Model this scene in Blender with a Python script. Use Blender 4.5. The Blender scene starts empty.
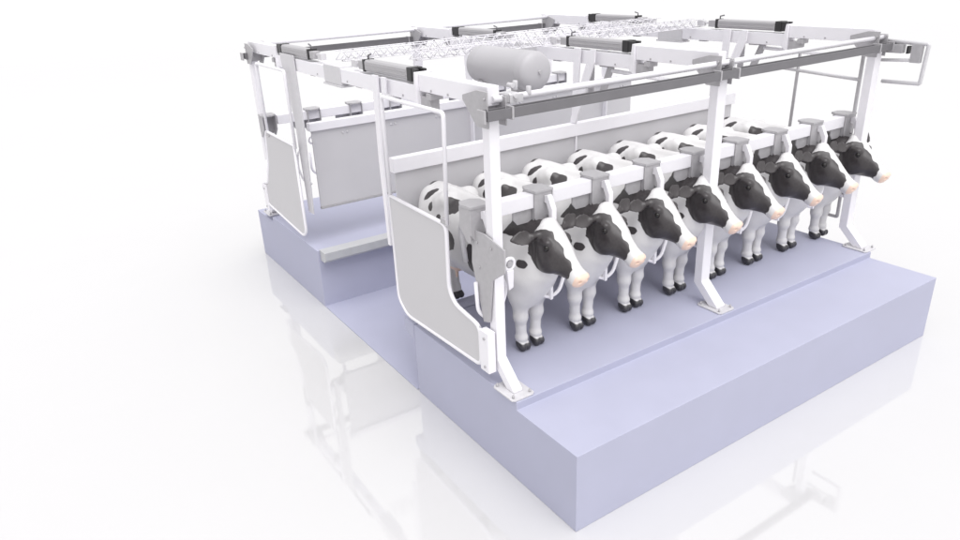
import bpy, bmesh, math, random
import numpy as np
from mathutils import Vector, Matrix
random.seed(7)
SC = bpy.context.scene
COL = SC.collection

# ------------------------------------------------------------------ materials
def nt(name):
    m = bpy.data.materials.new(name); m.use_nodes = True
    n = m.node_tree.nodes; l = m.node_tree.links
    return m, n, l, n['Principled BSDF']

def mat(name, col, rough=0.45, metal=0.0, var=0.04, scale=6.0, bump=0.0, bscale=120.0, rvar=0.08, ior=1.45, stretch=(1, 1, 1)):
    """painted / galvanised surface: object-space noise breaks up colour and gloss"""
    m, n, l, b = nt(name)
    tc = n.new('ShaderNodeTexCoord'); mp = n.new('ShaderNodeMapping'); mp.inputs['Scale'].default_value = stretch
    l.new(tc.outputs['Object'], mp.inputs['Vector'])
    nz = n.new('ShaderNodeTexNoise'); nz.inputs['Scale'].default_value = scale; nz.inputs['Detail'].default_value = 6
    l.new(mp.outputs[0], nz.inputs['Vector'])
    r = n.new('ShaderNodeMapRange'); r.inputs['To Min'].default_value = 1 - var; r.inputs['To Max'].default_value = 1 + var
    r.inputs['From Min'].default_value = .25; r.inputs['From Max'].default_value = .75
    l.new(nz.outputs['Fac'], r.inputs['Value'])
    mul = n.new('ShaderNodeVectorMath'); mul.operation = 'SCALE'; mul.inputs[0].default_value = col
    l.new(r.outputs[0], mul.inputs['Scale']); l.new(mul.outputs[0], b.inputs['Base Color'])
    rr = n.new('ShaderNodeMapRange'); rr.inputs['To Min'].default_value = max(.02, rough - rvar); rr.inputs['To Max'].default_value = rough + rvar
    rr.inputs['From Min'].default_value = .25; rr.inputs['From Max'].default_value = .75
    l.new(nz.outputs['Fac'], rr.inputs['Value']); l.new(rr.outputs[0], b.inputs['Roughness'])
    b.inputs['Metallic'].default_value = metal; b.inputs['IOR'].default_value = ior
    if bump:
        n2 = n.new('ShaderNodeTexNoise'); n2.inputs['Scale'].default_value = bscale; n2.inputs['Detail'].default_value = 4
        l.new(tc.outputs['Object'], n2.inputs['Vector'])
        bp = n.new('ShaderNodeBump'); bp.inputs['Strength'].default_value = bump; bp.inputs['Distance'].default_value = .004
        l.new(n2.outputs['Fac'], bp.inputs['Height']); l.new(bp.outputs[0], b.inputs['Normal'])
    return m

M = {}
M['white'] = mat('white_paint', (.80, .785, .82), .38, var=.015, bump=.05, bscale=60)
M['galv'] = mat('galvanised_steel', (.42, .41, .425), .45, .1, var=.07, scale=22, bump=.1, bscale=40)
M['galv_l'] = mat('galvanised_steel_pale', (.60, .59, .61), .42, .1, var=.05, scale=18, bump=.05)
M['dark'] = mat('dark_grey_steel', (.17, .165, .175), .5, .1, var=.06, scale=10)
M['panel'] = mat('grey_plastic_sheet', (.55, .54, .555), .5, var=.012, scale=3, bump=.06, bscale=200)
M['splash'] = mat('grey_splash_sheet', (.56, .55, .57), .5, var=.015, scale=3, bump=.06, bscale=200)
M['deck'] = mat('lavender_concrete', (.412, .418, .53), .62, var=.025, scale=2.5, bump=.25, bscale=140)
M['trim'] = mat('curb_channel_steel', (.47, .475, .49), .4, .1, var=.05, scale=8)
M['alu'] = mat('aluminium_barrel', (.42, .41, .425), .4, .2, var=.05, scale=9, stretch=(1, .1, 1))
M['black'] = mat('black_plastic', (.025, .024, .026), .4, var=.1)
M['tank'] = mat('grey_tank_paint', (.43, .42, .44), .36, var=.02, scale=4, bump=.05, bscale=90)
M['floor'] = mat('polished_white_floor', (.575, .57, .575), .04, var=.006, scale=.8, rvar=.012, ior=2.3)

# ------------------------------------------------------------------ helpers
def box(bm, a, b):
    lo = [min(a[i], b[i]) for i in range(3)]; hi = [max(a[i], b[i]) for i in range(3)]
    v = [bm.verts.new((x, y, z)) for x in (lo[0], hi[0]) for y in (lo[1], hi[1]) for z in (lo[2], hi[2])]
    for f in ((0, 1, 3, 2), (4, 6, 7, 5), (0, 4, 5, 1), (2, 3, 7, 6), (0, 2, 6, 4), (1, 5, 7, 3)):
        bm.faces.new([v[i] for i in f])

def prism(bm, poly, ax, lo, hi):
    """polygon in the plane normal to ax, extruded from lo to hi"""
    def P(p, d):
        return {'x': (d, p[0], p[1]), 'y': (p[0], d, p[1]), 'z': (p[0], p[1], d)}[ax]
    a = [bm.verts.new(P(p, lo)) for p in poly]; b = [bm.verts.new(P(p, hi)) for p in poly]
    n = len(poly)
    f = [bm.faces.new(a), bm.faces.new(b[::-1])]
    for i in range(n):
        f.append(bm.faces.new((a[i], b[i], b[(i + 1) % n], a[(i + 1) % n])))
    bmesh.ops.recalc_face_normals(bm, faces=f)

def roundpath(pts, r=.08, n=5):
    pts = [Vector(p) for p in pts]; out = [pts[0]]
    for i in range(1, len(pts) - 1):
        p = pts[i]; a = (pts[i - 1] - p); b = (pts[i + 1] - p)
        q = min(r, a.length * .49, b.length * .49)
        A = p + a.normalized() * q; B = p + b.normalized() * q
        for k in range(n + 1):
            t = k / n
            out.append(A * (1 - t) ** 2 + p * 2 * t * (1 - t) + B * t * t)
    out.append(pts[-1]); return out

def tube(bm, pts, r, seg=12, rnd=0.0, closed=False):
    pts = roundpath(pts, rnd) if rnd else [Vector(p) for p in pts]
    rs = r if isinstance(r, (list, tuple)) else [r] * len(pts)
    n = len(pts); rings = []; up = None
    for i, p in enumerate(pts):
        if closed: d = pts[(i + 1) % n] - pts[i - 1]
        else: d = pts[min(i + 1, n - 1)] - pts[max(i - 1, 0)]
        d.normalize()
        if up is None:
            up = Vector((0, 0, 1)) if abs(d.z) < .9 else Vector((0, 1, 0))
        u = (up - d * up.dot(d)).normalized(); w = d.cross(u); up = u
        rings.append([bm.verts.new(p + (u * math.cos(a) + w * math.sin(a)) * rs[i]) for a in [2 * math.pi * k / seg for k in range(seg)]])
    m = n if closed else n - 1
    for i in range(m):
        A = rings[i]; B = rings[(i + 1) % n]
        for k in range(seg):
            f = bm.faces.new((A[k], A[(k + 1) % seg], B[(k + 1) % seg], B[k])); f.smooth = True
    if not closed:
        bm.faces.new(rings[0][::-1]); bm.faces.new(rings[-1])

def lathe(bm, prof, origin, axis, seg=32):
    """prof: (distance along axis, radius)"""
    ax = Vector(axis).normalized(); u = ax.orthogonal().normalized(); w = ax.cross(u); o = Vector(origin)
    rings = []
    for d, r in prof:
        rings.append([bm.verts.new(o + ax * d + (u * math.cos(a) + w * math.sin(a)) * max(r, 1e-4)) for a in [2 * math.pi * k / seg for k in range(seg)]])
    for A, B in zip(rings, rings[1:]):
        for k in range(seg):
            f = bm.faces.new((A[k], A[(k + 1) % seg], B[(k + 1) % seg], B[k])); f.smooth = True
    bm.faces.new(rings[0][::-1]); bm.faces.new(rings[-1])

def obj(name, bm, m, parent=None, bevel=0.0, origin=None, label=None):
    bmesh.ops.recalc_face_normals(bm, faces=bm.faces[:])
    if origin is not None: bmesh.ops.translate(bm, verts=bm.verts[:], vec=-Vector(origin))
    me = bpy.data.meshes.new(name); bm.to_mesh(me); bm.free()
    me.materials.append(M[m] if isinstance(m, str) else m)
    o = bpy.data.objects.new(name, me); COL.objects.link(o)
    if origin is not None: o.location = origin
    if parent: o.parent = parent
    if bevel:
        b = o.modifiers.new('bevel', 'BEVEL'); b.width = bevel; b.segments = 2; b.limit_method = 'ANGLE'; b.angle_limit = math.radians(40)
        b.harden_normals = False
    if label: o['label'] = label
    return o

def B():
    return bmesh.new()

def tag(o, label, cat, group=None, kind=None):
    if label: o['label'] = label
    if cat: o['category'] = cat
    if group: o['group'] = group
    if kind: o['kind'] = kind
    return o

def thing(name, label, cat, loc=(0, 0, 0), group=None):
    o = bpy.data.objects.new(name, None); o.empty_display_size = .1
    COL.objects.link(o); o.location = loc
    return tag(o, label, cat, group)

def part(name, root, m, build, bevel=0.0, parent=None, label=None):
    """build in world coordinates, parent to the thing's Empty"""
    bm = B(); build(bm)
    base = root.location.copy()
    bmesh.ops.translate(bm, verts=bm.verts[:], vec=-base)
    return obj(name, bm, m, parent or root, bevel, label=label)

def bolt(root, p, ax='x', s=.014, parent=None):
    d = {'x': (1, 0, 0), 'y': (0, 1, 0), 'z': (0, 0, 1)}[ax]
    return part('bolt', root, 'galv', lambda bm: lathe(bm, [(-.012, s), (.010, s), (.012, s * .6), (.022, s * .6)], p, d, 6), parent=parent)

def dup(root, loc, label):
    r = root.copy(); COL.objects.link(r); r.location = loc; r['label'] = label
    for ch in list(root.children):
        c = ch.copy(); COL.objects.link(c); c.parent = r
        for g in list(ch.children):
            d = g.copy(); COL.objects.link(d); d.parent = c
    return r

# ------------------------------------------------------------------ setting
H2, H1, L = .892, .809, 5.83
bm = B(); R_ = 6000
v = [bm.verts.new(p) for p in ((-R_, -R_, 0), (R_, -R_, 0), (R_, R_, 0), (-R_, R_, 0))]; bm.faces.new(v)
tag(obj('floor', bm, 'floor'), 'polished white floor with faint reflections', None, None, 'structure')
bm = B(); box(bm, (0, 2.86, .001), (L, 5.72, .014))
tag(obj('pit_floor', bm, 'deck', bevel=.003), 'thin lavender floor slab of the pit between the two platforms', None, None, 'structure')

def platform(name, label, poly, lip, lipm):
    r = thing(name, label, 'platform', (0, sum(p[0] for p in poly) / len(poly), 0), 'stall platforms')
    part('platform_block', r, 'deck', lambda bm: prism(bm, poly, 'x', 0, L), .006)
    part('curb_channel', r, lipm, lip, .004)
    return r
platform('stall_platform', 'lavender stepped concrete platform the cows stand on',
         [(0, .0), (2.815, .0), (2.815, H2 - .02), (2.815, H2), (.842, H2), (.842, H1), (0, H1)],
         lambda bm: prism(bm, [(2.818, .70), (2.875, .70), (3.03, .76), (3.03, H2 + .012), (2.80, H2 + .012), (2.80, H2 + .003), (2.818, H2 + .003)], 'x', -.003, L + .003), 'deck')
platform('stall_platform', 'empty lavender concrete platform behind the pit',
         [(8.52, 0), (5.70, 0), (5.70, H2), (7.70, H2), (7.70, H1), (8.52, H1)],
         lambda bm: (prism(bm, [(5.697, .745), (5.56, .745), (5.50, .79), (5.50, H2 + .015), (5.72, H2 + .015), (5.72, H2 + .003), (5.697, H2 + .003)], 'x', .03, L + .003)), 'trim')

# ------------------------------------------------------------------ frame
PX = [.10, 2.96, 5.85]
def post(x, s, label):
    """s=+1 near row, -1 far row (mirrored about y=4.40)"""
    Y = (lambda y: y) if s > 0 else (lambda y: 8.95 - y)
    r = thing('support_post', label, 'post', (x, Y(1.25), H2), 'white posts carrying the overhead frame')
    w = .052 if x < 1 else .068
    def shaft(bm):
        prism(bm, [(Y(1.20), 3.42), (Y(1.31), 3.42), (Y(1.31), 1.13), (Y(1.075), .91), (Y(.955), .91), (Y(.955), .935), (Y(1.20), 1.17)], 'x', x - w, x + w)
    part('shaft', r, 'white', shaft, .008)
    fp = part('foot_plate', r, 'galv_l', lambda bm: prism(bm, [(x - .13, Y(.88)), (x - .10, Y(.855)), (x + .10, Y(.855)), (x + .13, Y(.88)), (x + .13, Y(1.17)), (x + .10, Y(1.20)), (x - .10, Y(1.20)), (x - .13, Y(1.17))], 'z', H2 + .002, H2 + .018), .003)
    for dx in (-.095, .095):
        for y in (.90, 1.16):
            bolt(r, (x + dx, Y(y), H2 + .03), 'z', .013, fp)
    part('head_bracket', r, 'galv', lambda bm: (prism(bm, [(Y(1.56), 3.60), (Y(1.56), 3.56), (Y(1.36), 3.36), (Y(1.19), 3.36), (Y(1.19), 3.66), (Y(1.34), 3.66)], 'x', x - .075, x - .06), prism(bm, [(Y(1.56), 3.60), (Y(1.56), 3.56), (Y(1.36), 3.36), (Y(1.19), 3.36), (Y(1.19), 3.60)], 'x', x + .112, x + .125), box(bm, (x - .0595, Y(1.318), 3.40), (x + .1115, Y(1.330), 3.515))), .003)
    for z in (3.43, 3.60):
        bolt(r, (x - .08, Y(1.22), z), 'x', .012)
    return r
for x, s, lb in ((PX[0], 1, 'white cranked post nearest the viewer at the open end of the cow row'),
                 (PX[1], 1, 'white cranked post in the middle of the cow row'),
                 (PX[2], 1, 'white cranked post at the far right end beside the last cow'),
                 (PX[0], -1, 'thin looking white post at the far left corner beside the empty gate'),
                 (PX[1], -1, 'white post of the empty far row under the middle cross beam'),
                 (PX[2], -1, 'white post of the empty far row under the rearmost cross beam')):
    post(x, s, lb)

BX = [.15, 3.0, 5.85]
BN = ['nearest overhead beam at the open end', 'middle overhead beam', 'rearmost overhead beam']
def cross_beam(x, label):
    r = thing('cross_beam', label, 'beam', (x, 4.45, 3.42), 'white stepped beams spanning both rows')
    w = .06
    part('end_section', r, 'white', lambda bm: box(bm, (x - w, 1.27, 3.525), (x + w, 2.43, 3.685)), .006)
    part('end_section', r, 'white', lambda bm: box(bm, (x - w, 6.50, 3.525), (x + w, 7.80, 3.685)), .006)
    part('middle_section', r, 'white', lambda bm: box(bm, (x - w - .01, 2.47, 3.415), (x + w + .01, 6.46, 3.575)), .006)
    for y in (2.45, 6.48):
        sg = 1 if y < 4 else -1
        part('splice_plate', r, 'white', lambda bm: prism(bm, [(y - .02 * sg, 3.36), (y + .05 * sg, 3.40), (y + .018 * sg, 3.70), (y - .018 * sg, 3.70)], 'x', x - w - .03, x + w + .03), .004)
        part('latch_block', r, 'galv', lambda bm: (box(bm, (x - .05, y - .02 * sg, 3.36), (x + .05, y - .20 * sg, 3.48)), box(bm, (x - .07, y - .16 * sg, 3.46), (x + .07, y - .24 * sg, 3.52))), .004)
    part('sleeve', r, 'galv_l', lambda bm: (box(bm, (x - w - .022, 4.27, 3.385), (x + w + .022, 4.76, 3.595)), box(bm, (x - w - .035, 4.25, 3.36), (x + w + .035, 4.78, 3.384))), .004)
    for y in (3.0, 3.9, 5.3, 6.2):
        part('lug', r, 'galv', lambda bm: box(bm, (x - .03, y - .07, 3.395), (x + .03, y + .07, 3.414)), .002)
    for y in (1.9, 2.2, 2.75, 3.4, 4.1, 5.0, 5.8, 6.7, 7.3):
        z = 3.55 if y < 2.4 or y > 6.5 else 3.45
        part('bolt', r, 'galv', lambda bm: lathe(bm, [(-.004, .011), (.008, .011)], (x - (.06 if z > 3.5 else .07), y, z), (-1, 0, 0), 8))
    return r
for x, nme in zip(BX, BN):
    cross_beam(x, 'long white ' + nme + ' with raised ends')

def cylinder(x, s, label):
    Y = (lambda y: y) if s > 0 else (lambda y: 8.93 - y)
    r = thing('air_cylinder', label, 'air cylinder', (x, Y(3.1), 3.58), 'air cylinders on the cross beams')
    z = 3.662
    def barrel(bm):
        h = .060; c = .018
        pl = [(x - h, z - h + c), (x - h + c, z - h), (x + h - c, z - h), (x + h, z - h + c), (x + h, z + h - c), (x + h - c, z + h), (x - h + c, z + h), (x - h, z + h - c)]
        prism(bm, pl, 'y', Y(2.66), Y(3.62))
        for zz in (-.02, .02):
            box(bm, (x - h - .006, Y(2.68), z + zz - .006), (x - h + .002, Y(3.60), z + zz + .006))
    part('barrel', r, 'alu', barrel, .003)
    def capf(bm):
        box(bm, (x - .066, Y(2.655), z - .066), (x + .066, Y(2.56), z + .066))
        box(bm, (x - .06, Y(2.56), z - .06), (x - .025, Y(2.47), z + .06))
        box(bm, (x + .025, Y(2.56), z - .06), (x + .06, Y(2.47), z + .06))
    part('end_cap', r, 'black', capf, .005)
    part('end_cap', r, 'black', lambda bm: box(bm, (x - .064, Y(3.62), z - .064), (x + .064, Y(3.665), z + .064)), .005)
    part('pivot_pin', r, 'galv_l', lambda bm: (lathe(bm, [(0, .022), (.02, .022)], (x - .01, Y(2.52), z), (1, 0, 0), 12), box(bm, (x - .018, Y(2.44), z - .02), (x + .018, Y(2.55), z + .02))), .003)
    part('guide_block', r, 'galv', lambda bm: box(bm, (x - .05, Y(3.67), z - .05), (x + .05, Y(3.80), z + .04)), .005)
    part('rod', r, 'galv_l', lambda bm: (tube(bm, [(x, Y(3.80), z), (x, Y(3.98), z)], .016), box(bm, (x - .035, Y(3.90), z - .045), (x + .035, Y(4.02), z + .03))), .002)
    part('air_fitting', r, 'dark', lambda bm: (tube(bm, [(x, Y(3.63), z + .05), (x, Y(3.63), z + .10), (x, Y(3.56), z + .115)], .010, 8),), 0)
    return r
for x, nme in zip(BX, ('nearest', 'middle', 'rearmost')):
    cylinder(x, 1, 'grey air cylinder with black ends above the cow side of the ' + nme + ' cross beam')
    cylinder(x, -1, 'grey air cylinder above the empty row side of the ' + nme + ' cross beam')

def header(y, label, sg):
    r = thing('header_rail', label, 'rail', (3, y, 3.43), 'long header rails along the rows')
    part('channel', r, 'dark', lambda bm: (box(bm, (-.02, y - .045 - .002, 3.435), (6.12, y - .035, 3.52)), box(bm, (-.02, y - .035, 3.435), (6.12, y + .045, 3.447)), box(bm, (-.02, y + .033, 3.447), (6.12, y + .045, 3.52))), .003)
    yt = y + .10 * sg; zt = 3.575 if sg > 0 else 3.64
    part('shaft_tube', r, 'white', lambda bm: tube(bm, [(.13, yt, zt), (5.98, yt, zt)], .030, 16))
    for x in PX:
        for dx in (-.15, .13):
            part('clamp', r, 'galv', lambda bm: box(bm, (x + dx - .010, y - .055, 3.42), (x + dx + .010, y + .055, 3.53)), .004)
        part('bearing', r, 'galv', lambda bm: box(bm, (x + .13, yt - .040, zt - .04), (x + .18, yt + .040, zt + .04)), .01)
        for dx in (.30, .36):
            bolt(r, (x + dx, y - .03, 3.485), 'y', .010)
    return r
header(1.16, 'dark grey header rail with white tube above the cows', 1)
header(7.72, 'dark grey header rail with white tube along the empty far row', -1)

# rump gates: swinging splash panels
def rump_gate(s, label):
    y = 3.43 if s > 0 else 6.0
    top, cap, bot = (2.50, 2.66, 1.30) if s > 0 else (2.56, 2.67, 1.44)
    x0, x1 = (.24, 6.02) if s > 0 else (.25, 6.45)
    r = thing('rump_gate', label, 'splash gate', (3, y, bot), 'long splash gates hung behind the rows')
    part('sheet', r, 'splash', lambda bm: box(bm, (x0, y - .012, bot), (x1, y + .012, top)), .003)
    part('top_rail', r, 'white', lambda bm: box(bm, (x0 - .03, y - .05, top - .005), (x1 + .03, y + .06, cap)), .006)
    part('bottom_lip', r, 'galv', lambda bm: box(bm, (x0, y - .03, bot - .03), (x1, y + .03, bot - .001)), .003)
    if s > 0:
        for x in BX:
            xa = x - .02
            q = -.11 if x < 1 else 0
            part('hanger', r, 'white', lambda bm: prism(bm, [(y - .10 + q, 3.60), (y + .02 + q, 3.60), (y + .05 + q, 2.66), (y + .02 + q, 1.7), (y - .04 + q, 1.7), (y - .04 + q, 2.66)], 'x', xa - .10, xa - .075), .003)
            if x < 1:
                part('brace', r, 'white', lambda bm: prism(bm, [(3.02, 3.60), (3.11, 3.60), (3.13, 3.42), (3.05, 3.42)], 'x', xa - .105, xa - .082), .003)
            else:
                part('brace', r, 'white', lambda bm: prism(bm, [(3.02, 3.60), (3.11, 3.60), (3.46, 2.72), (3.46, 2.668), (3.37, 2.668), (3.03, 3.45)], 'x', xa - .135, xa - .112), .003)
    else:
        for x in BX:
            part('hanger', r, 'galv_l' if x < 1 else 'white', lambda bm: prism(bm, [(y - .26, 3.62), (y + .26, 3.62), (y + .03, 2.70), (y - .02, 1.42), (y - .20, 1.42), (y - .30, 2.70)] if x < 1 else [(y - .1, 3.62), (y + .1, 3.62), (y + .03, 2.70), (y - .02, 1.42), (y - .10, 1.42), (y - .12, 2.70)], 'x', x - .10, x - .08), .004)
        part('handle', r, 'white', lambda bm: tube(bm, [(.16, y + .02, 2.36), (.03, y + .02, 2.30), (-.0, y + .02, 2.08), (.06, y + .02, 1.86), (.17, y + .02, 1.80)], .014, 10, .09))
        n = 8
        for i in range(n):
            x = .72 + i * .78
            for d in (0, .07):
                part('bolt', r, 'galv_l', lambda bm: lathe(bm, [(0, .018), (.008, .018), (.012, .010)], (x + d, y - .012, 2.47), (0, -1, 0), 10))
    return r
rump_gate(1, 'long grey splash gate with white top rail behind the cow rumps')
rump_gate(-1, 'long grey splash gate with bolts hung across the empty far row')

# neck rails with brackets
XB = [.085 + .7265 * k for k in range(9)]
def neck_rail(s, label):
    Y = (lambda y: y) if s > 0 else (lambda y: 8.93 - y)
    r = thing('neck_rail', label, 'rail', (3, Y(1.53), 2.46), 'neck rails across the rows')
    part('rail_box', r, 'white', lambda bm: box(bm, (.22, Y(1.47), 2.46), (6.02, Y(1.60), 2.60)), .008)
    for x in XB:
        def br(bm):
            a, b = x - .11, x + .11
            prism(bm, [(a, Y(1.44)), (b, Y(1.44)), (b, Y(1.62)), (b - .07, Y(1.68)), (a + .03, Y(1.68)), (a - .015, Y(1.60))], 'z', 2.603, 2.63)
            prism(bm, [(a, 2.602), (b, 2.602), (b, 2.34), (b - .05, 2.28), (a + .06, 2.28), (a, 2.36)], 'y', Y(1.452), Y(1.467))
            prism(bm, [(Y(1.452), 2.602), (Y(1.64), 2.602), (Y(1.64), 2.40), (Y(1.52), 2.28), (Y(1.452), 2.28)], 'x', b - .014, b)
            prism(bm, [(Y(1.468), 2.602), (Y(1.64), 2.602), (Y(1.64), 2.40), (Y(1.52), 2.28), (Y(1.468), 2.28)], 'x', a, a + .014)
        bk = part('neck_bracket', r, 'galv', br, .004)
        if x > .3: part('gusset', r, 'galv', lambda bm: prism(bm, [(x - .33, 2.455), (x - .112, 2.455), (x - .112, 2.32), (x - .28, 2.32), (x - .33, 2.38)], 'y', Y(1.50), Y(1.515)), .003, parent=bk)
        for z in (2.52, 2.36):
            bolt(r, (x + .05, Y(1.44), z), 'y', .012, bk)
    return r
neck_rail(1, 'white boxed neck rail with grey brackets over the cow necks')
neck_rail(-1, 'white neck rail with grey brackets over the empty row')

def divider(k, s, label, group):
    Y = (lambda y: y) if s > 0 else (lambda y: 8.93 - y)
    x = XB[k]
    r = thing('stall_divider', label, 'divider', (x, Y(1.42), 1.5), group)
    o = .03
    # hooked flat arm on the front of the bracket
    part('hook_arm', r, 'white', lambda bm: prism(bm, [(Y(1.45), 2.57), (Y(1.40), 2.585), (Y(1.33), 2.46), (Y(1.33), 2.22), (Y(1.38), 2.22), (Y(1.38), 2.42), (Y(1.42), 2.50), (Y(1.45), 2.50)], 'x', x + o - .028, x + o + .028), .004)
    part('drop_bar', r, 'white', lambda bm: prism(bm, [(Y(1.335), 2.219), (Y(1.375), 2.219), (Y(1.44), 1.90), (Y(1.45), 1.50), (Y(1.36), 1.50), (Y(1.36), 1.86)], 'x', x + o - .02, x + o + .012), .004)
    part('loop_tube', r, 'white', lambda bm: tube(bm, [(x - .09, Y(1.44), 1.90), (x - .09, Y(1.42), 1.60), (x + .0, Y(1.40), 1.51), (x + .13, Y(1.38), 1.55), (x + .22, Y(1.38), 1.78), (x + .16, Y(1.42), 1.94)], .019, 10, .1))
    part('pivot_ring', r, 'white', lambda bm: tube(bm, [(x + (.19 if k == 0 else .03) + .055 * math.cos(a), Y(1.29), 2.06 + .055 * math.sin(a)) for a in [i * math.pi / 8 for i in range(16)]], .018, 8, closed=True))
    if k == 0:
        part('latch_bar', r, 'white', lambda bm: prism(bm, [(x + .15, 2.0), (x + .23, 2.0), (x + .22, 1.82), (x + .17, 1.80)], 'y', Y(1.27), Y(1.31)), .006)
        part('latch_knob', r, 'galv', lambda bm: lathe(bm, [(-.02, .03), (.02, .03)], (x + .19, Y(1.29), 2.06), (0, 1, 0), 14), .003)
    return r
for s in (1, -1):
    for k in range(9):
        if s > 0:
            nth = ['white hooked stall divider beside the nearest post', 'white stall divider between the first and second cow from the open end', 'white stall divider between the second and third cow',
                   'white stall divider between the third and fourth cow', 'white stall divider between the fourth and fifth cow', 'white stall divider between the fifth and sixth cow',
                   'white stall divider between the sixth and seventh cow', 'white stall divider between the seventh and last cow', 'white stall divider at the far right end of the cow row'][k]
            divider(k, s, nth, 'stall dividers along the cow row')
        else:
            nth = ['white stall divider by the gate of the empty row', 'second white divider of the empty row from its gate', 'third white divider of the empty row behind the splash gate'] + ['white stall divider of the empty row hidden low behind the grey splash gate'] * 6
            divider(k, s, nth[k], 'stall dividers along the empty row')

# end gates
def end_gate(s, label):
    Y = (lambda y: y) if s > 0 else (lambda y: 8.95 - y)
    r = thing('end_gate', label, 'gate', (0, Y(2.3), H2), 'grey sheet gates closing the open end')
    ol = [(3.05, 2.37), (1.875, 2.35), (1.90, 1.68), (1.80, 1.55), (1.36, 1.48), (1.36, 1.06), (2.86, 1.005), (3.05, 1.15)]
    if s < 0:
        ol = [(2.98, 2.40), (1.75, 2.42), (1.66, 1.9), (1.50, 1.62), (1.44, 1.53), (1.26, 1.50), (1.10, 1.42), (1.30, 1.15), (2.85, 1.03), (2.98, 1.12)]
    xg = -.03
    part('sheet', r, 'panel', lambda bm: prism(bm, [(Y(a), b) for a, b in ol], 'x', xg - .006, xg + .006), 0)
    def fr(bm):
        pts = roundpath([(xg, Y(a), b) for a, b in ol + ol[:1]], .09, 5)
        # keep the closing corner on the path and drop the doubled end point
        tube(bm, pts[:-1], .021, 10, closed=True)
        tube(bm, [(xg, Y(3.03), 2.37), (xg, Y(3.03), 3.42), (xg, Y(1.80), 3.42), (xg, Y(1.86), 2.35)], .021, 10, .05)
    part('frame', r, 'white', fr)
    part('foot_block', r, 'white', lambda bm: box(bm, (-.055, Y(1.345), 1.04), (.03, Y(1.20), 1.47)), .006)
    part('latch', r, 'galv', lambda bm: (box(bm, (-.05, Y(1.95), 2.36), (-.01, Y(1.85), 2.41)),), .003)
    bolt(r, (-.055, Y(1.26), 1.10), 'x', .014)
    bolt(r, (-.055, Y(1.26), 1.40), 'x', .014)
    return r
end_gate(1, 'large grey sheet gate in a white tube frame beside the first cow')
end_gate(-1, 'smaller grey sheet gate at the far left corner of the empty platform')

# deflector plate by the near post
r = thing('deflector_plate', 'bent grey steel plate behind the nearest white post', 'steel plate', (.22, 1.6, 1.3))
part('plate', r, 'galv', lambda bm: prism(bm, [(1.50, 2.40), (1.31, 2.41), (1.0, 2.345), (1.0, 2.13), (1.20, 1.99), (1.27, 1.54), (1.37, 1.51), (1.45, 1.81), (1.53, 2.07)], 'x', .02, .036), .003)
part('hinge_box', r, 'galv', lambda bm: (box(bm, (.13, 1.52, 2.20), (.30, 1.80, 2.44)), prism(bm, [(1.50, 2.44), (1.84, 2.44), (1.74, 2.56), (1.52, 2.56)], 'x', .14, .29)), .005)
part('stop_rod', r, 'galv_l', lambda bm: tube(bm, [(.19, 1.88, 2.5), (.19, 1.98, 2.2), (.19, 1.92, 1.9)], .03, 10, .05))
part('spacer', r, 'galv', lambda bm: box(bm, (.0365, 1.33, 2.25), (.20, 1.45, 2.32)), .003)
for p in ((1.2, 2.3), (1.42, 2.3), (1.40, 2.06)):
    part('bolt', r, 'galv', lambda bm: lathe(bm, [(0, .014), (.01, .014)], (.02, p[0], p[1]), (-1, 0, 0), 8))

# exit frame at the far right end
r = thing('exit_frame', 'grey and white tube frame at the far right end of the cow row', 'tube frame', (6.0, 1.5, H2))
part('upright', r, 'galv', lambda bm: tube(bm, [(6.0, 2.36, 3.52), (6.0, 2.38, 2.2)], .021, 10))
part('upright', r, 'galv', lambda bm: tube(bm, [(6.0, 1.475, 3.42), (6.0, 1.475, 1.18), (6.0, 1.75, 1.18)], .023, 10, .02))
part('cross_tube', r, 'galv_l', lambda bm: tube(bm, [(6.0, 2.75, 3.10), (6.0, 1.46, 3.04)], .022, 10))
part('hoop', r, 'galv_l', lambda bm: (tube(bm, [(6.02, 1.36, 3.54), (6.02, .72, 3.52), (6.02, .74, 3.06), (6.02, 1.20, 3.05)], .024, 10, .02), tube(bm, [(6.02, 1.30, 3.30), (6.02, .80, 3.33)], .02, 10)))
part('hoop_bracket', r, 'galv', lambda bm: (box(bm, (5.99, .78, 3.30), (6.05, .90, 3.52)), box(bm, (5.98, 1.0, 3.40), (6.06, 1.25, 3.50))), .004)
part('buffer', r, 'black', lambda bm: box(bm, (5.985, .93, 3.40), (6.055, .955, 3.49)), .003)

# short inner frames by the middle and rear beams (white tubes)
for x, lb in ((2.95, 'thin pale tube bracket hanging from the middle cross beam'), (5.85, 'grey tube bracket hanging from the rearmost cross beam')):
    r = thing('beam_bracket', lb, 'bracket', (x, 2.9, 3.0), 'tube brackets under the cross beams')
    part('slotted_plate', r, 'galv', lambda bm: prism(bm, [(3.18, 3.42), (3.28, 3.42), (3.28, 2.98), (3.18, 2.98)], 'x', x + .03, x + .045), .003)
    part('slotted_plate', r, 'galv', lambda bm: prism(bm, [(2.82, 3.42), (2.93, 3.42), (3.12, 2.98), (3.00, 2.98)], 'x', x + .03, x + .045), .003)
    part('tie_tube', r, 'white', lambda bm: tube(bm, [(x + .04, 2.86, 3.36), (x + .04, 1.9, 3.33)], .024, 10))

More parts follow.
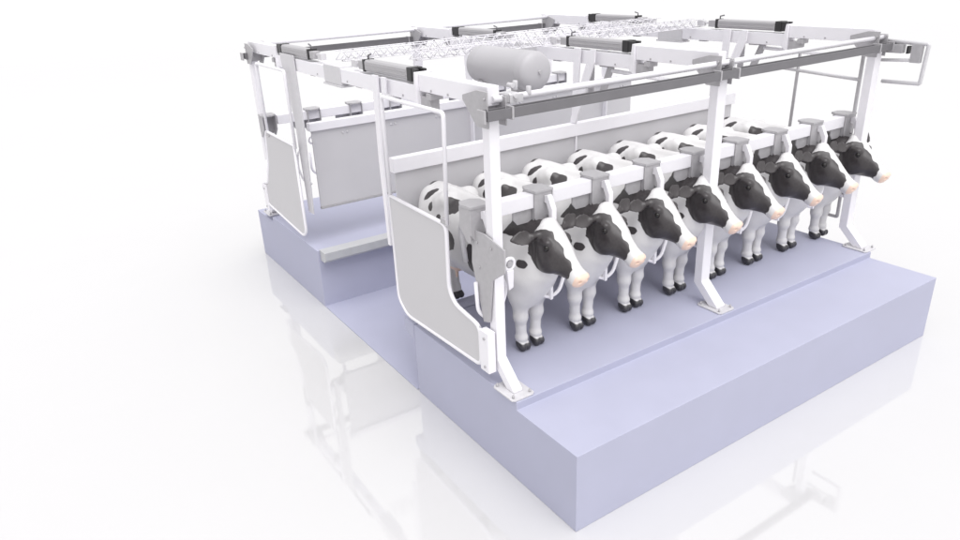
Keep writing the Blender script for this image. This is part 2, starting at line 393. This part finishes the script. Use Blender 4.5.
# air tank
r = thing('air_tank', 'grey round-ended compressed air tank above the nearest beam', 'tank', (.78, 2.1, 3.52))
ty0, ty1, tx, tz, tr = 1.38, 2.36, .72, 3.725, .172
prof = []
n = 10
for i in range(n + 1):
    a = i / n * math.pi / 2; prof.append((.075 * (1 - math.cos(a)), tr * math.sin(a)))
prof2 = [(ty1 - ty0 - d, rr) for d, rr in prof[::-1]]
part('shell', r, 'tank', lambda bm: lathe(bm, prof + [(.14, tr), (.145, tr + .0015), (.16, tr + .0015), (.165, tr), (ty1 - ty0 - .165, tr), (ty1 - ty0 - .16, tr + .0015), (ty1 - ty0 - .145, tr + .0015), (ty1 - ty0 - .14, tr)] + prof2, (tx, ty0, tz), (0, 1, 0), 48))
part('port', r, 'galv', lambda bm: lathe(bm, [(-.02, .018), (.02, .018)], (tx, ty0 + .0, tz), (0, -1, 0), 12))
for y in (1.60, 2.14):
    part('saddle', r, 'galv', lambda bm: (box(bm, (.20, y - .03, 3.535), (tx + .12, y + .03, 3.55)), box(bm, (tx - .13, y - .035, 3.55), (tx + .13, y + .035, 3.60)), box(bm, (.213, y - .03, 3.551), (.225, y + .03, 3.66))), .003)
def valve(bm):
    rnd = random.Random(4)
    for i in range(9):
        p = Vector((.30 + rnd.random() * .22, 1.22 + rnd.random() * .28, 3.54 + rnd.random() * .12))
        lathe(bm, [(-.035, .022), (.035, .022)], p, [(1, 0, 0), (0, 1, 0), (0, 0, 1)][i % 3], 10)
part('valve_block', r, 'galv_l', lambda bm: (box(bm, (.28, 1.22, 3.53), (.42, 1.42, 3.60)), valve(bm)), .002)
part('air_hose', r, 'galv_l', lambda bm: tube(bm, [(tx, ty0 + .15, tz - .17), (tx - .12, ty0 - .02, tz - .20), (tx - .36, ty0 - .06, tz - .17)], .014, 8, .08))

# wire lattice trays running along the parlour
def tray(y, z, x0, x1, w, h, label):
    r = thing('cable_tray', label, 'cable tray', ((x0 + x1) / 2, y, z), 'pale wire cable trays along the parlour')
    def edges(bm):
        for dy, dz in ((-w, 0), (w, 0), (-w, h), (w, h)):
            tube(bm, [(x0, y + dy, z + dz), (x1, y + dy, z + dz)], .006, 6)
    part('side_wires', r, 'white', edges)
    def lat(bm):
        n = int((x1 - x0) / .17); rq = random.Random(3)
        for i in range(n):
            a = x0 + i * .17; b = a + .085; c = a + .17
            for dy in (-w, w):
                tube(bm, [(a, y + dy, z), (b, y + dy, z + h), (c, y + dy, z)], .0065, 5)
            tube(bm, [(a, y - w, z), (b, y + w, z), (c, y - w, z)], .0065, 5)
            tube(bm, [(a, y - w, z + h), (b, y + w, z + h)], .0055, 5)
            tube(bm, [(a + rq.uniform(0, .1), y + w * rq.uniform(-1, 1), z + h * .2), (a + rq.uniform(.05, .25), y + w * rq.uniform(-1, 1), z + h * rq.random() * 1.2), (a + rq.uniform(.1, .3), y + w * rq.uniform(-1, 1), z + h * .5)], .006, 5, .03)
    part('lattice_wires', r, 'white', lat)
    def clips(bm):
        rnd = random.Random(int(y * 10)); n = int((x1 - x0) / .2)
        for i in range(n):
            a = x0 + i * .2 + rnd.random() * .03; yy = y + rnd.uniform(-w, w); zz = z + rnd.choice((0, h))
            box(bm, (a - .009, yy - .009, zz - .008), (a + .009, yy + .009, zz + .008))
    part('hose_clips', r, 'galv', clips)
    return r
tray(5.02, 3.578, .40, 5.95, .12, .11, 'pale wire lattice tray farther from the cows above the pit')
tray(4.1, 3.60, .95, 5.95, .10, .10, 'pale wire lattice tray nearer the cows above the pit')

# ------------------------------------------------------------------ cows
def smin(a, b, k):
    h = np.clip(.5 + .5 * (b - a) / k, 0, 1)
    return b * (1 - h) + a * h - k * h * (1 - h)

def catmull(xs, ys, q):
    return np.interp(q, xs, ys)

def smooth_interp(xs, ys, q):
    """monotone-ish cubic (cosine tangents by finite differences)"""
    xs = np.array(xs, float); ys = np.array(ys, float)
    m = np.gradient(ys, xs)
    qq = np.clip(q, xs[0], xs[-1]); i = np.clip(np.searchsorted(xs, qq) - 1, 0, len(xs) - 2)
    h = xs[i + 1] - xs[i]; t = (qq - xs[i]) / h
    return ((2 * t ** 3 - 3 * t ** 2 + 1) * ys[i] + (t ** 3 - 2 * t ** 2 + t) * h * m[i] + (-2 * t ** 3 + 3 * t ** 2) * ys[i + 1] + (t ** 3 - t ** 2) * h * m[i + 1])

def cap(X, Y, Z, a, b, ra, rb, sx=1.0):
    a = np.array(a, float); b = np.array(b, float)
    px = (X - a[0]) / sx; py = Y - a[1]; pz = Z - a[2]
    d = b - a; d[0] /= sx; L2 = d @ d
    t = np.clip((px * d[0] + py * d[1] + pz * d[2]) / L2, 0, 1)
    dist = np.sqrt((px - t * d[0]) ** 2 + (py - t * d[1]) ** 2 + (pz - t * d[2]) ** 2)
    return (dist - (ra + (rb - ra) * t))

def ell(X, Y, Z, c, r):
    k = np.sqrt(((X - c[0]) / r[0]) ** 2 + ((Y - c[1]) / r[1]) ** 2 + ((Z - c[2]) / r[2]) ** 2)
    return (k - 1) * min(r)

# head frame: T along the face, U across, N out of the forehead
PO = np.array((0, -.98, 1.455)); MU = np.array((0, -1.50, 1.035))
T_ = MU - PO; HL = np.linalg.norm(T_); T_ /= HL
N_ = np.array((0, T_[2], -T_[1])); N_ = np.array((0, -abs(T_[2]), abs(T_[1])))

def head_coords(X, Y, Z):
    t = ((Y - PO[1]) * T_[1] + (Z - PO[2]) * T_[2]) / HL
    n = (Y - PO[1]) * N_[1] + (Z - PO[2]) * N_[2]
    return t, n

def cow_sdf(X, Y, Z):
    # trunk: superelliptic sections along y
    ys = [-1.0, -.93, -.80, -.62, -.35, 0, .35, .62, .82, .96, 1.03, 1.07]
    wd = [.06, .17, .235, .255, .275, .295, .30, .285, .26, .215, .13, .04]
    tp = [1.22, 1.31, 1.39, 1.44, 1.425, 1.41, 1.42, 1.455, 1.45, 1.40, 1.30, 1.18]
    bt = [.98, .80, .66, .60, .57, .555, .575, .62, .68, .80, .95, 1.08]
    w = smooth_interp(ys, wd, Y); top = smooth_interp(ys, tp, Y); bot = smooth_interp(ys, bt, Y)
    c = (top + bot) / 2; h = (top - bot) / 2
    e = 2.3
    k = (np.abs(X / w) ** e + np.abs((Z - c) / h) ** e) ** (1 / e)
    d = (k - 1) * np.minimum(w, h) * .9
    d = np.maximum(d, np.maximum(-1.02 - Y, Y - 1.08))
    # hips, ribs, shoulders
    for s in (-1, 1):
        d = smin(d, cap(X, Y, Z, (s * .17, .50, 1.38), (s * .19, .56, 1.34), .07, .06), .10)
        d = smin(d, ell(X, Y, Z, (s * .10, .95, 1.28), (.09, .10, .12)), .10)
        d = smin(d, cap(X, Y, Z, (s * .17, -.55, 1.22), (s * .20, -.74, .90), .13, .12, .75), .08)
        # front leg
        d = smin(d, cap(X, Y, Z, (s * .17, -.70, .92), (s * .115, -.66, .60), .125, .082), .06)
        d = smin(d, cap(X, Y, Z, (s * .115, -.66, .62), (s * .105, -.67, .40), .082, .072), .04)
        d = smin(d, ell(X, Y, Z, (s * .105, -.675, .38), (.074, .076, .080)), .03)
        d = smin(d, cap(X, Y, Z, (s * .105, -.67, .38), (s * .095, -.665, .15), .061, .056), .03)
        d = smin(d, ell(X, Y, Z, (s * .094, -.67, .135), (.066, .07, .050)), .03)
        # hind leg
        d = smin(d, ell(X, Y, Z, (s * .17, .76, 1.02), (.14, .25, .30)), .08)
        d = smin(d, cap(X, Y, Z, (s * .18, .66, .92), (s * .155, .86, .58), .15, .075, .75), .08)
        d = smin(d, cap(X, Y, Z, (s * .155, .88, .58), (s * .13, .91, .50), .062, .058), .04)
        d = smin(d, cap(X, Y, Z, (s * .13, .91, .51), (s * .115, .83, .15), .064, .056), .04)
        d = smin(d, ell(X, Y, Z, (s * .115, .82, .135), (.058, .062, .050)), .03)
    # spine ridge and tail head, neck
    d = smin(d, cap(X, Y, Z, (0, -.60, 1.415), (0, .95, 1.41), .035, .035), .08)
    d = smin(d, cap(X, Y, Z, (0, -.70, 1.18), (0, -1.02, 1.30), .24, .15, .68), .14)
    d = smin(d, cap(X, Y, Z, (0, -.72, 1.02), (0, -1.05, 1.20), .17, .10, .55), .12)
    d = smin(d, cap(X, Y, Z, (0, -.70, .67), (0, -.90, .92), .165, .14, 1.15), .12)
    # udder, tail
    d = smin(d, ell(X, Y, Z, (0, .58, .62), (.15, .20, .14)), .05)
    for s in (-1, 1):
        for yy in (.50, .66):
            d = smin(d, cap(X, Y, Z, (s * .075, yy, .52), (s * .08, yy, .44), .020, .014), .02)
    d = smin(d, cap(X, Y, Z, (0, .98, 1.40), (0, 1.11, 1.24), .035, .028), .04)
    d = smin(d, cap(X, Y, Z, (0, 1.11, 1.24), (.01, 1.115, .72), .026, .018), .02)
    d = smin(d, ell(X, Y, Z, (.01, 1.11, .62), (.035, .038, .13)), .03)
    # head
    t, n = head_coords(X, Y, Z); tc = np.clip(t, 0, 1)
    ts = [0, .08, .2, .32, .45, .58, .70, .80, .90, .97, 1.0]
    hw = [.11, .134, .146, .150, .138, .108, .086, .080, .088, .076, .05]
    up = [.01, .03, .035, .030, .022, .015, .010, .008, .010, -.002, -.02]
    dn = [-.14, -.21, -.28, -.325, -.335, -.295, -.225, -.180, -.160, -.145, -.12]
    W = smooth_interp(ts, hw, tc) * 1.07; U = smooth_interp(ts, up, tc); D = smooth_interp(ts, dn, tc) * 1.06
    cc = (U + D) / 2; hh = (U - D) / 2
    # narrower towards the jaw underside
    Wn = W * (1 - .28 * np.clip((cc - n) / hh, 0, 1) ** 1.5)
    kk = (np.abs(X / Wn) ** 2.4 + np.abs((n - cc) / hh) ** 2.4) ** (1 / 2.4)
    hd = (kk - 1) * np.minimum(Wn, hh) * .85
    over = np.maximum(-t, t - 1) * HL
    hd = np.where(over > 0, np.sqrt(np.maximum(hd, 0) ** 2 + over ** 2) + np.minimum(hd, 0) * 0 + over * .6, hd)
    d = smin(d, hd, .035)
    def hp(x, tt, nn):
        p = PO + T_ * HL * tt + N_ * nn; return (x, p[1], p[2])
    d = smin(d, ell(X, Y, Z, hp(0, .01, .005), (.085, .06, .05)), .04)
    for s in (-1, 1):
        d = smin(d, ell(X, Y, Z, hp(s * .130, .27, -.035), (.034, .05, .034)), .03)      # brow
        d = smin(d, ell(X, Y, Z, hp(s * .045, .93, -.03), (.035, .035, .035)), .02)       # nostril wing
        d = smin(d, ell(X, Y, Z, hp(s * .115, .42, -.20), (.045, .13, .12)), .04)          # cheek
    d = smin(d, ell(X, Y, Z, hp(0, .90, -.135), (.05, .05, .035)), .02)                   # chin
    for s in (-1, 1):
        c0 = hp(s * .045, .985, -.035)
        d = -smin(-d, ell(X, Y, Z, c0, (.017, .020, .013)), .012)                         # nostril
        d = -smin(-d, ell(X, Y, Z, hp(s * .156, .335, -.055), (.020, .026, .020)), .012)  # eye socket
        m0 = hp(s * .02, 1.0, -.095); m1 = hp(s * .085, .80, -.105)
        d = -smin(-d, cap(X, Y, Z, m0, m1, .005, .004), .008)                             # mouth line
        # ear: stem, leaf, hollow
        e0 = np.array(hp(s * .125, .10, -.06)); e1 = e0 + np.array((s * .08, .0, .0)); e2 = e0 + np.array((s * .31, .04, .01) if s < 0 else (.235, .03, .085))
        d = smin(d, cap(X, Y, Z, e0, e1, .030, .030), .03)
        ax = (e2 - e1); la = np.linalg.norm(ax); ax /= la
        q = ((X - e1[0]) * ax[0] + (Y - e1[1]) * ax[1] + (Z - e1[2]) * ax[2]) / la
        nn_ = np.array((0, -.85, .53)); nn_ -= ax * (nn_ @ ax); nn_ /= np.linalg.norm(nn_); vv = np.cross(ax, nn_)
        b_ = (X - e1[0]) * nn_[0] + (Y - e1[1]) * nn_[1] + (Z - e1[2]) * nn_[2]
        c_ = (X - e1[0]) * vv[0] + (Y - e1[1]) * vv[1] + (Z - e1[2]) * vv[2]
        qc = np.clip(q, 0, 1); ew = smooth_interp([0, .25, .5, .8, 1], [.034, .068, .072, .045, .012], qc)
        bb = b_ - (c_ / .07) ** 2 * .022 * np.clip(q * 3, 0, 1)
        th = .014
        ek = (np.sqrt((c_ / ew) ** 2 + (bb / th) ** 2) - 1) * th * .8
        ov = np.maximum(-q, q - 1) * la
        ek = np.where(ov > 0, np.sqrt(np.maximum(ek, 0) ** 2 + ov ** 2), ek)
        d = smin(d, ek, .018)
    # hooves
    for s in (-1, 1):
        for (hx, hy) in ((.094, -.70), (.115, .79)):
            k0 = cap(X, Y, Z, (s * hx - .030, hy - .016, .048), (s * hx - .026, hy + .03, .078), .048, .044, .85)
            k1 = cap(X, Y, Z, (s * hx + .030, hy - .016, .048), (s * hx + .026, hy + .03, .078), .048, .044, .85)
            hoof = smin(k0, k1, .012); hoof = smin(hoof, cap(X, Y, Z, (s * hx, hy + .03, .06), (s * hx, hy + .03, .11), .060, .058), .02)
            d = smin(d, hoof, .008)
    d = np.maximum(d, -(Z - .002))
    return d

def surface_nets(F, lo, h):
    nx, ny, nz = F.shape
    S = F < 0
    c = [S[a:nx - 1 + a, b:ny - 1 + b, e:nz - 1 + e] for a in (0, 1) for b in (0, 1) for e in (0, 1)]
    cnt = sum(x.astype(np.int8) for x in c)
    act = (cnt > 0) & (cnt < 8)
    I = np.argwhere(act); idx = -np.ones(act.shape, np.int64); idx[act] = np.arange(len(I))
    corners = [(a, b, e) for a in (0, 1) for b in (0, 1) for e in (0, 1)]
    V = np.zeros((len(I), 3)); Wt = np.zeros(len(I))
    vals = {cn: F[I[:, 0] + cn[0], I[:, 1] + cn[1], I[:, 2] + cn[2]] for cn in corners}
    for a in corners:
        for ax in range(3):
            if a[ax] == 0:
                b = list(a); b[ax] = 1; b = tuple(b)
                fa, fb = vals[a], vals[b]; cr = (fa < 0) != (fb < 0)
                t = np.where(cr, fa / np.where(cr, fa - fb, 1), 0)
                p = np.tile(np.array(a, float), (len(I), 1)); p[:, ax] += t
                V[cr] += p[cr]; Wt[cr] += 1
    V = (I + V / Wt[:, None]) * h + lo
    Q = []
    for ax in range(3):
        sl0 = [slice(1, -1)] * 3; sl1 = [slice(1, -1)] * 3
        sl0[ax] = slice(0, -1); sl1[ax] = slice(1, None)
        A = S[tuple(sl0)]; Bm = S[tuple(sl1)]; cr = np.argwhere(A != Bm)
        ins = A[A != Bm]
        off = np.ones(3, int); off[ax] = 0; P = cr + off
        u, v = [(1, 2), (2, 0), (0, 1)][ax]
        du = np.zeros(3, int); du[u] = 1; dv = np.zeros(3, int); dv[v] = 1
        g = lambda p: idx[p[:, 0], p[:, 1], p[:, 2]]
        q = np.stack([g(P - du - dv), g(P - dv), g(P), g(P - du)], 1)
        q[~ins] = q[~ins][:, ::-1]; Q.append(q)
    return V, np.concatenate(Q)

def vnoise(P, sc, seed):
    r = np.random.RandomState(seed); out = np.zeros(len(P))
    for i in range(10):
        k = r.normal(size=3) * sc; out += np.sin(P @ k + r.uniform(0, 6.28))
    return out / 4

def build_cow():
    h = .0095
    lo = np.array((-.46, -1.62, -.02)); hi = np.array((.46, 1.20, 1.56))
    n = np.ceil((hi - lo) / h).astype(int)
    xs = lo[0] + np.arange(n[0]) * h; ys = lo[1] + np.arange(n[1]) * h; zs = lo[2] + np.arange(n[2]) * h
    F = np.empty(n, np.float32)
    for i in range(0, n[1], 24):                      # slabs keep memory low
        X, Y, Z = np.meshgrid(xs, ys[i:i + 24], zs, indexing='ij')
        F[:, i:i + 24, :] = cow_sdf(X, Y, Z)
    V, Q = surface_nets(F, lo, h)
    # relax a little
    me = bpy.data.meshes.new('cow'); me.from_pydata(V.tolist(), [], Q.tolist()); me.validate()
    E = np.empty(len(me.edges) * 2, np.int32); me.edges.foreach_get('vertices', E); E = E.reshape(-1, 2)
    deg = np.bincount(E.ravel(), minlength=len(V))[:, None]
    for lam in (.5, -.52, .5, -.52, .5):
        S = np.zeros_like(V)
        for ax in range(3):
            S[:, ax] = np.bincount(E[:, 0], V[E[:, 1], ax], len(V)) + np.bincount(E[:, 1], V[E[:, 0], ax], len(V))
        V = V + lam * (S / deg - V)
    me.vertices.foreach_set('co', V.ravel()); me.polygons.foreach_set('use_smooth', [True] * len(me.polygons)); me.update()
    # coat: signed field, positive = black
    x, y, z = V.T
    nz = vnoise(V, 18, 1) * .012 + vnoise(V, 45, 2) * .006
    def blob(c, r, rot=0.0):
        dx = x - c[0]; dy = y - c[1]; dz = z - c[2]
        ca, sa = math.cos(rot), math.sin(rot)
        dx, dy = dx * ca - dy * sa, dx * sa + dy * ca
        return (1 - np.sqrt((dx / r[0]) ** 2 + (dy / r[1]) ** 2 + (dz / r[2]) ** 2)) * min(r)
    t, n_ = head_coords(x, y, z)
    inhead = (y < -.90) & (t > -.15) & (n_ > -.36) & (n_ < .12)
    # face: black cheeks either side of a white blaze, white muzzle and jaw edge
    blaze = .062 * (1 - .62 * np.clip((t - .42) / .35, 0, 1)) + .045 * np.exp(-(t / .09) ** 2) + .013 * np.sin(t * 25) + .012 * np.sin(t * 9 + 1)
    side = np.where(x < 0, -x - blaze, x - .105 - .01 * np.sin(t * 15))
    jaw = n_ - smooth_interp([0, .2, .45, .58, .70, .80, 1], [-.20, -.27, -.33, -.29, -.22, -.170, -.14], np.clip(t, 0, 1))
    muz = (.835 - t) * HL + (n_ + .12) * -.1 + .008 * np.sin(n_ * 60)
    back = (t + .0) * HL
    face = np.minimum(np.minimum(side, muz), np.minimum(jaw, np.where(x < -.05, 1, back)))
    face = np.where(inhead, face, -1)
    ear = np.minimum(np.abs(x) - .13, -.88 - y); ear = np.minimum(ear, z - 1.28)
    black = np.maximum(face, ear)
    neck = np.minimum(np.minimum(-.60 - y, y + .94), z - 1.265 - (y + .9) * .15)
    black = np.maximum(black, neck)
    for c, r, ro in (((.22, -.30, 1.36), (.2, .2, .2), 0),
                     ((-.19, .78, 1.40), (.035, .15, .12), -.9), ((-.22, .32, 1.40), (.13, .11, .13), .5), ((-.30, .50, 1.20), (.05, .05, .05), 0), ((-.26, .66, 1.28), (.05, .05, .06), 0),
                     ((-.30, -.10, .90), (.1, .09, .17), 0), ((-.32, .32, 1.0), (.1, .14, .12), 0), ((-.27, .72, .95), (.1, .13, .15), 0), ((.0, .95, 1.43), (.1, .05, .06), 0),
                     ((-.28, -.62, .92), (.08, .04, .085), 0), ((.20, -.90, 1.10), (.07, .08, .04), 0), ((.30, .1, 1.1), (.1, .35, .25), 0), ((.28, .8, 1.1), (.1, .2, .2), 0),
                     ((-.22, -.86, 1.05), (.06, .07, .04), 0), ((-.28, .55, .75), (.05, .05, .04), 0)):
        black = np.maximum(black, blob(c, r, ro))
    for s in (-1, 1):
        pass
    black = black + nz * .8
    hoof = .098 - z - .01 * np.sin(y * 40)
    pink = (t - .925) * HL + (n_ + .05) * .25 + nz * .3; pink = np.where((y < -1.35), pink, -1)
    ud = blob((0, .58, .50), (.17, .22, .13)); pink = np.maximum(pink, ud)
    for nm, a in (('black_coat', black), ('hoof_horn', hoof), ('pink_skin', pink)):
        at = me.attributes.new(nm, 'FLOAT', 'POINT'); at.data.foreach_set('value', np.clip(a, -.2, .2).astype(np.float32))
    # hide material
    m, nd, l, b = nt('cow_hide')
    def att(nm, soft):
        a = nd.new('ShaderNodeAttribute'); a.attribute_name = nm
        r = nd.new('ShaderNodeMapRange'); r.inputs['From Min'].default_value = -soft; r.inputs['From Max'].default_value = soft
        l.new(a.outputs['Fac'], r.inputs['Value']); return r
    tc = nd.new('ShaderNodeTexCoord')
    mp = nd.new('ShaderNodeMapping'); mp.inputs['Scale'].default_value = (1, .35, .5); l.new(tc.outputs['Object'], mp.inputs['Vector'])
    hair = nd.new('ShaderNodeTexNoise'); hair.inputs['Scale'].default_value = 90; hair.inputs['Detail'].default_value = 5; l.new(mp.outputs[0], hair.inputs['Vector'])
    big = nd.new('ShaderNodeTexNoise'); big.inputs['Scale'].default_value = 5; big.inputs['Detail'].default_value = 4; l.new(tc.outputs['Object'], big.inputs['Vector'])
    def mixc(fac, c1, c2):
        x_ = nd.new('ShaderNodeMix'); x_.data_type = 'RGBA'
        for sock, c in ((x_.inputs[6], c1), (x_.inputs[7], c2)):
            if isinstance(c, tuple): sock.default_value = (*c, 1)
            else: l.new(c, sock)
        l.new(fac, x_.inputs[0]); return x_.outputs[2]
    white = mixc(big.outputs['Fac'], (.60, .59, .59), (.73, .72, .725))
    blk = mixc(hair.outputs['Fac'], (.030, .026, .028), (.058, .051, .053))
    c = mixc(att('black_coat', .003).outputs[0], white, blk)
    c = mixc(att('pink_skin', .008).outputs[0], c, (.80, .60, .49))
    c = mixc(att('hoof_horn', .004).outputs[0], c, (.045, .043, .05))
    l.new(c, b.inputs['Base Color'])
    b.inputs['Roughness'].default_value = .29
    bu = nd.new('ShaderNodeBump'); bu.inputs['Strength'].default_value = .25; bu.inputs['Distance'].default_value = .004
    l.new(hair.outputs['Fac'], bu.inputs['Height']); l.new(bu.outputs[0], b.inputs['Normal'])
    # eyes are part of the same mesh
    bm = B(); bm.from_mesh(me)
    nf = len(bm.faces)
    for s in (-1, 1):
        p = PO + T_ * HL * .335 + N_ * -.055
        bmesh.ops.create_uvsphere(bm, u_segments=20, v_segments=14, radius=.030, matrix=Matrix.Translation((s * .141, p[1], p[2])))
    bm.faces.ensure_lookup_table()
    for f in bm.faces[nf:]: f.material_index = 1; f.smooth = True
    bm.to_mesh(me); bm.free()
    eye = mat('cow_eye', (.012, .010, .010), .06, rvar=.02)
    me.materials.append(m); me.materials.append(eye)
    return me

cow_me = build_cow()
CL = ['first black and white cow, standing beside the nearest post', 'second black and white cow from the nearest post', 'third black and white cow from the nearest post',
      'fourth black and white cow, its muzzle just left of the middle post', 'fifth black and white cow, its head just right of the middle post', 'sixth black and white cow from the nearest post',
      'seventh cow, last but one before the far right post', 'last black and white cow, its head in front of the far right post']
for k in range(8):
    o = bpy.data.objects.new('cow', cow_me); COL.objects.link(o)
    o.location = (.70 + .726 * k, 2.295, H2); o.rotation_euler = (0, 0, math.radians(3))
    tag(o, CL[k], 'cow', 'cows lined up in the stalls')

# ------------------------------------------------------------------ camera
F_, Rm = 710.615, ((.83163971, -.5537153, -.0420911), (.25089453, .3069847, .91805806), (-.49540622, -.77405411, .39420518))
cd = bpy.data.cameras.new('camera'); co = bpy.data.objects.new('camera', cd); COL.objects.link(co)
cd.sensor_width = 36; cd.lens = 36 * F_ / 960; cd.clip_start = .1; cd.clip_end = 20000
mw = Matrix(Rm).transposed().to_4x4(); mw.translation = Vector((-3.21031261, -3.65150437, 4.60381725)); co.matrix_world = mw
SC.camera = co

# ------------------------------------------------------------------ light: white studio surround with a bright patch added overhead, no lamps
w = bpy.data.worlds.new('World'); SC.world = w; w.use_nodes = True
n_ = w.node_tree.nodes; l_ = w.node_tree.links; bg = n_['Background']
# even white surround, plus an invented bright patch in the world high up behind the camera
tcw = n_.new('ShaderNodeTexCoord'); dt = n_.new('ShaderNodeVectorMath'); dt.operation = 'DOT_PRODUCT'
dt.inputs[1].default_value = Vector((-.08, -.5, 1.0)).normalized(); l_.new(tcw.outputs['Generated'], dt.inputs[0])
mx = n_.new('ShaderNodeMath'); mx.operation = 'MAXIMUM'; mx.inputs[1].default_value = 0; l_.new(dt.outputs['Value'], mx.inputs[0])
pw = n_.new('ShaderNodeMath'); pw.operation = 'POWER'; pw.inputs[1].default_value = 10; l_.new(mx.outputs[0], pw.inputs[0])
ma = n_.new('ShaderNodeMath'); ma.operation = 'MULTIPLY_ADD'; ma.inputs[1].default_value = 4.6; ma.inputs[2].default_value = .93; l_.new(pw.outputs[0], ma.inputs[0])
bg.inputs['Color'].default_value = (1, .995, 1.0, 1); l_.new(ma.outputs[0], bg.inputs['Strength'])

SC.view_settings.view_transform = 'Standard'; SC.view_settings.look = 'None'; SC.view_settings.gamma = 1; SC.view_settings.exposure = .12
SC.cycles.max_bounces = 8; SC.cycles.diffuse_bounces = 5; SC.cycles.glossy_bounces = 4
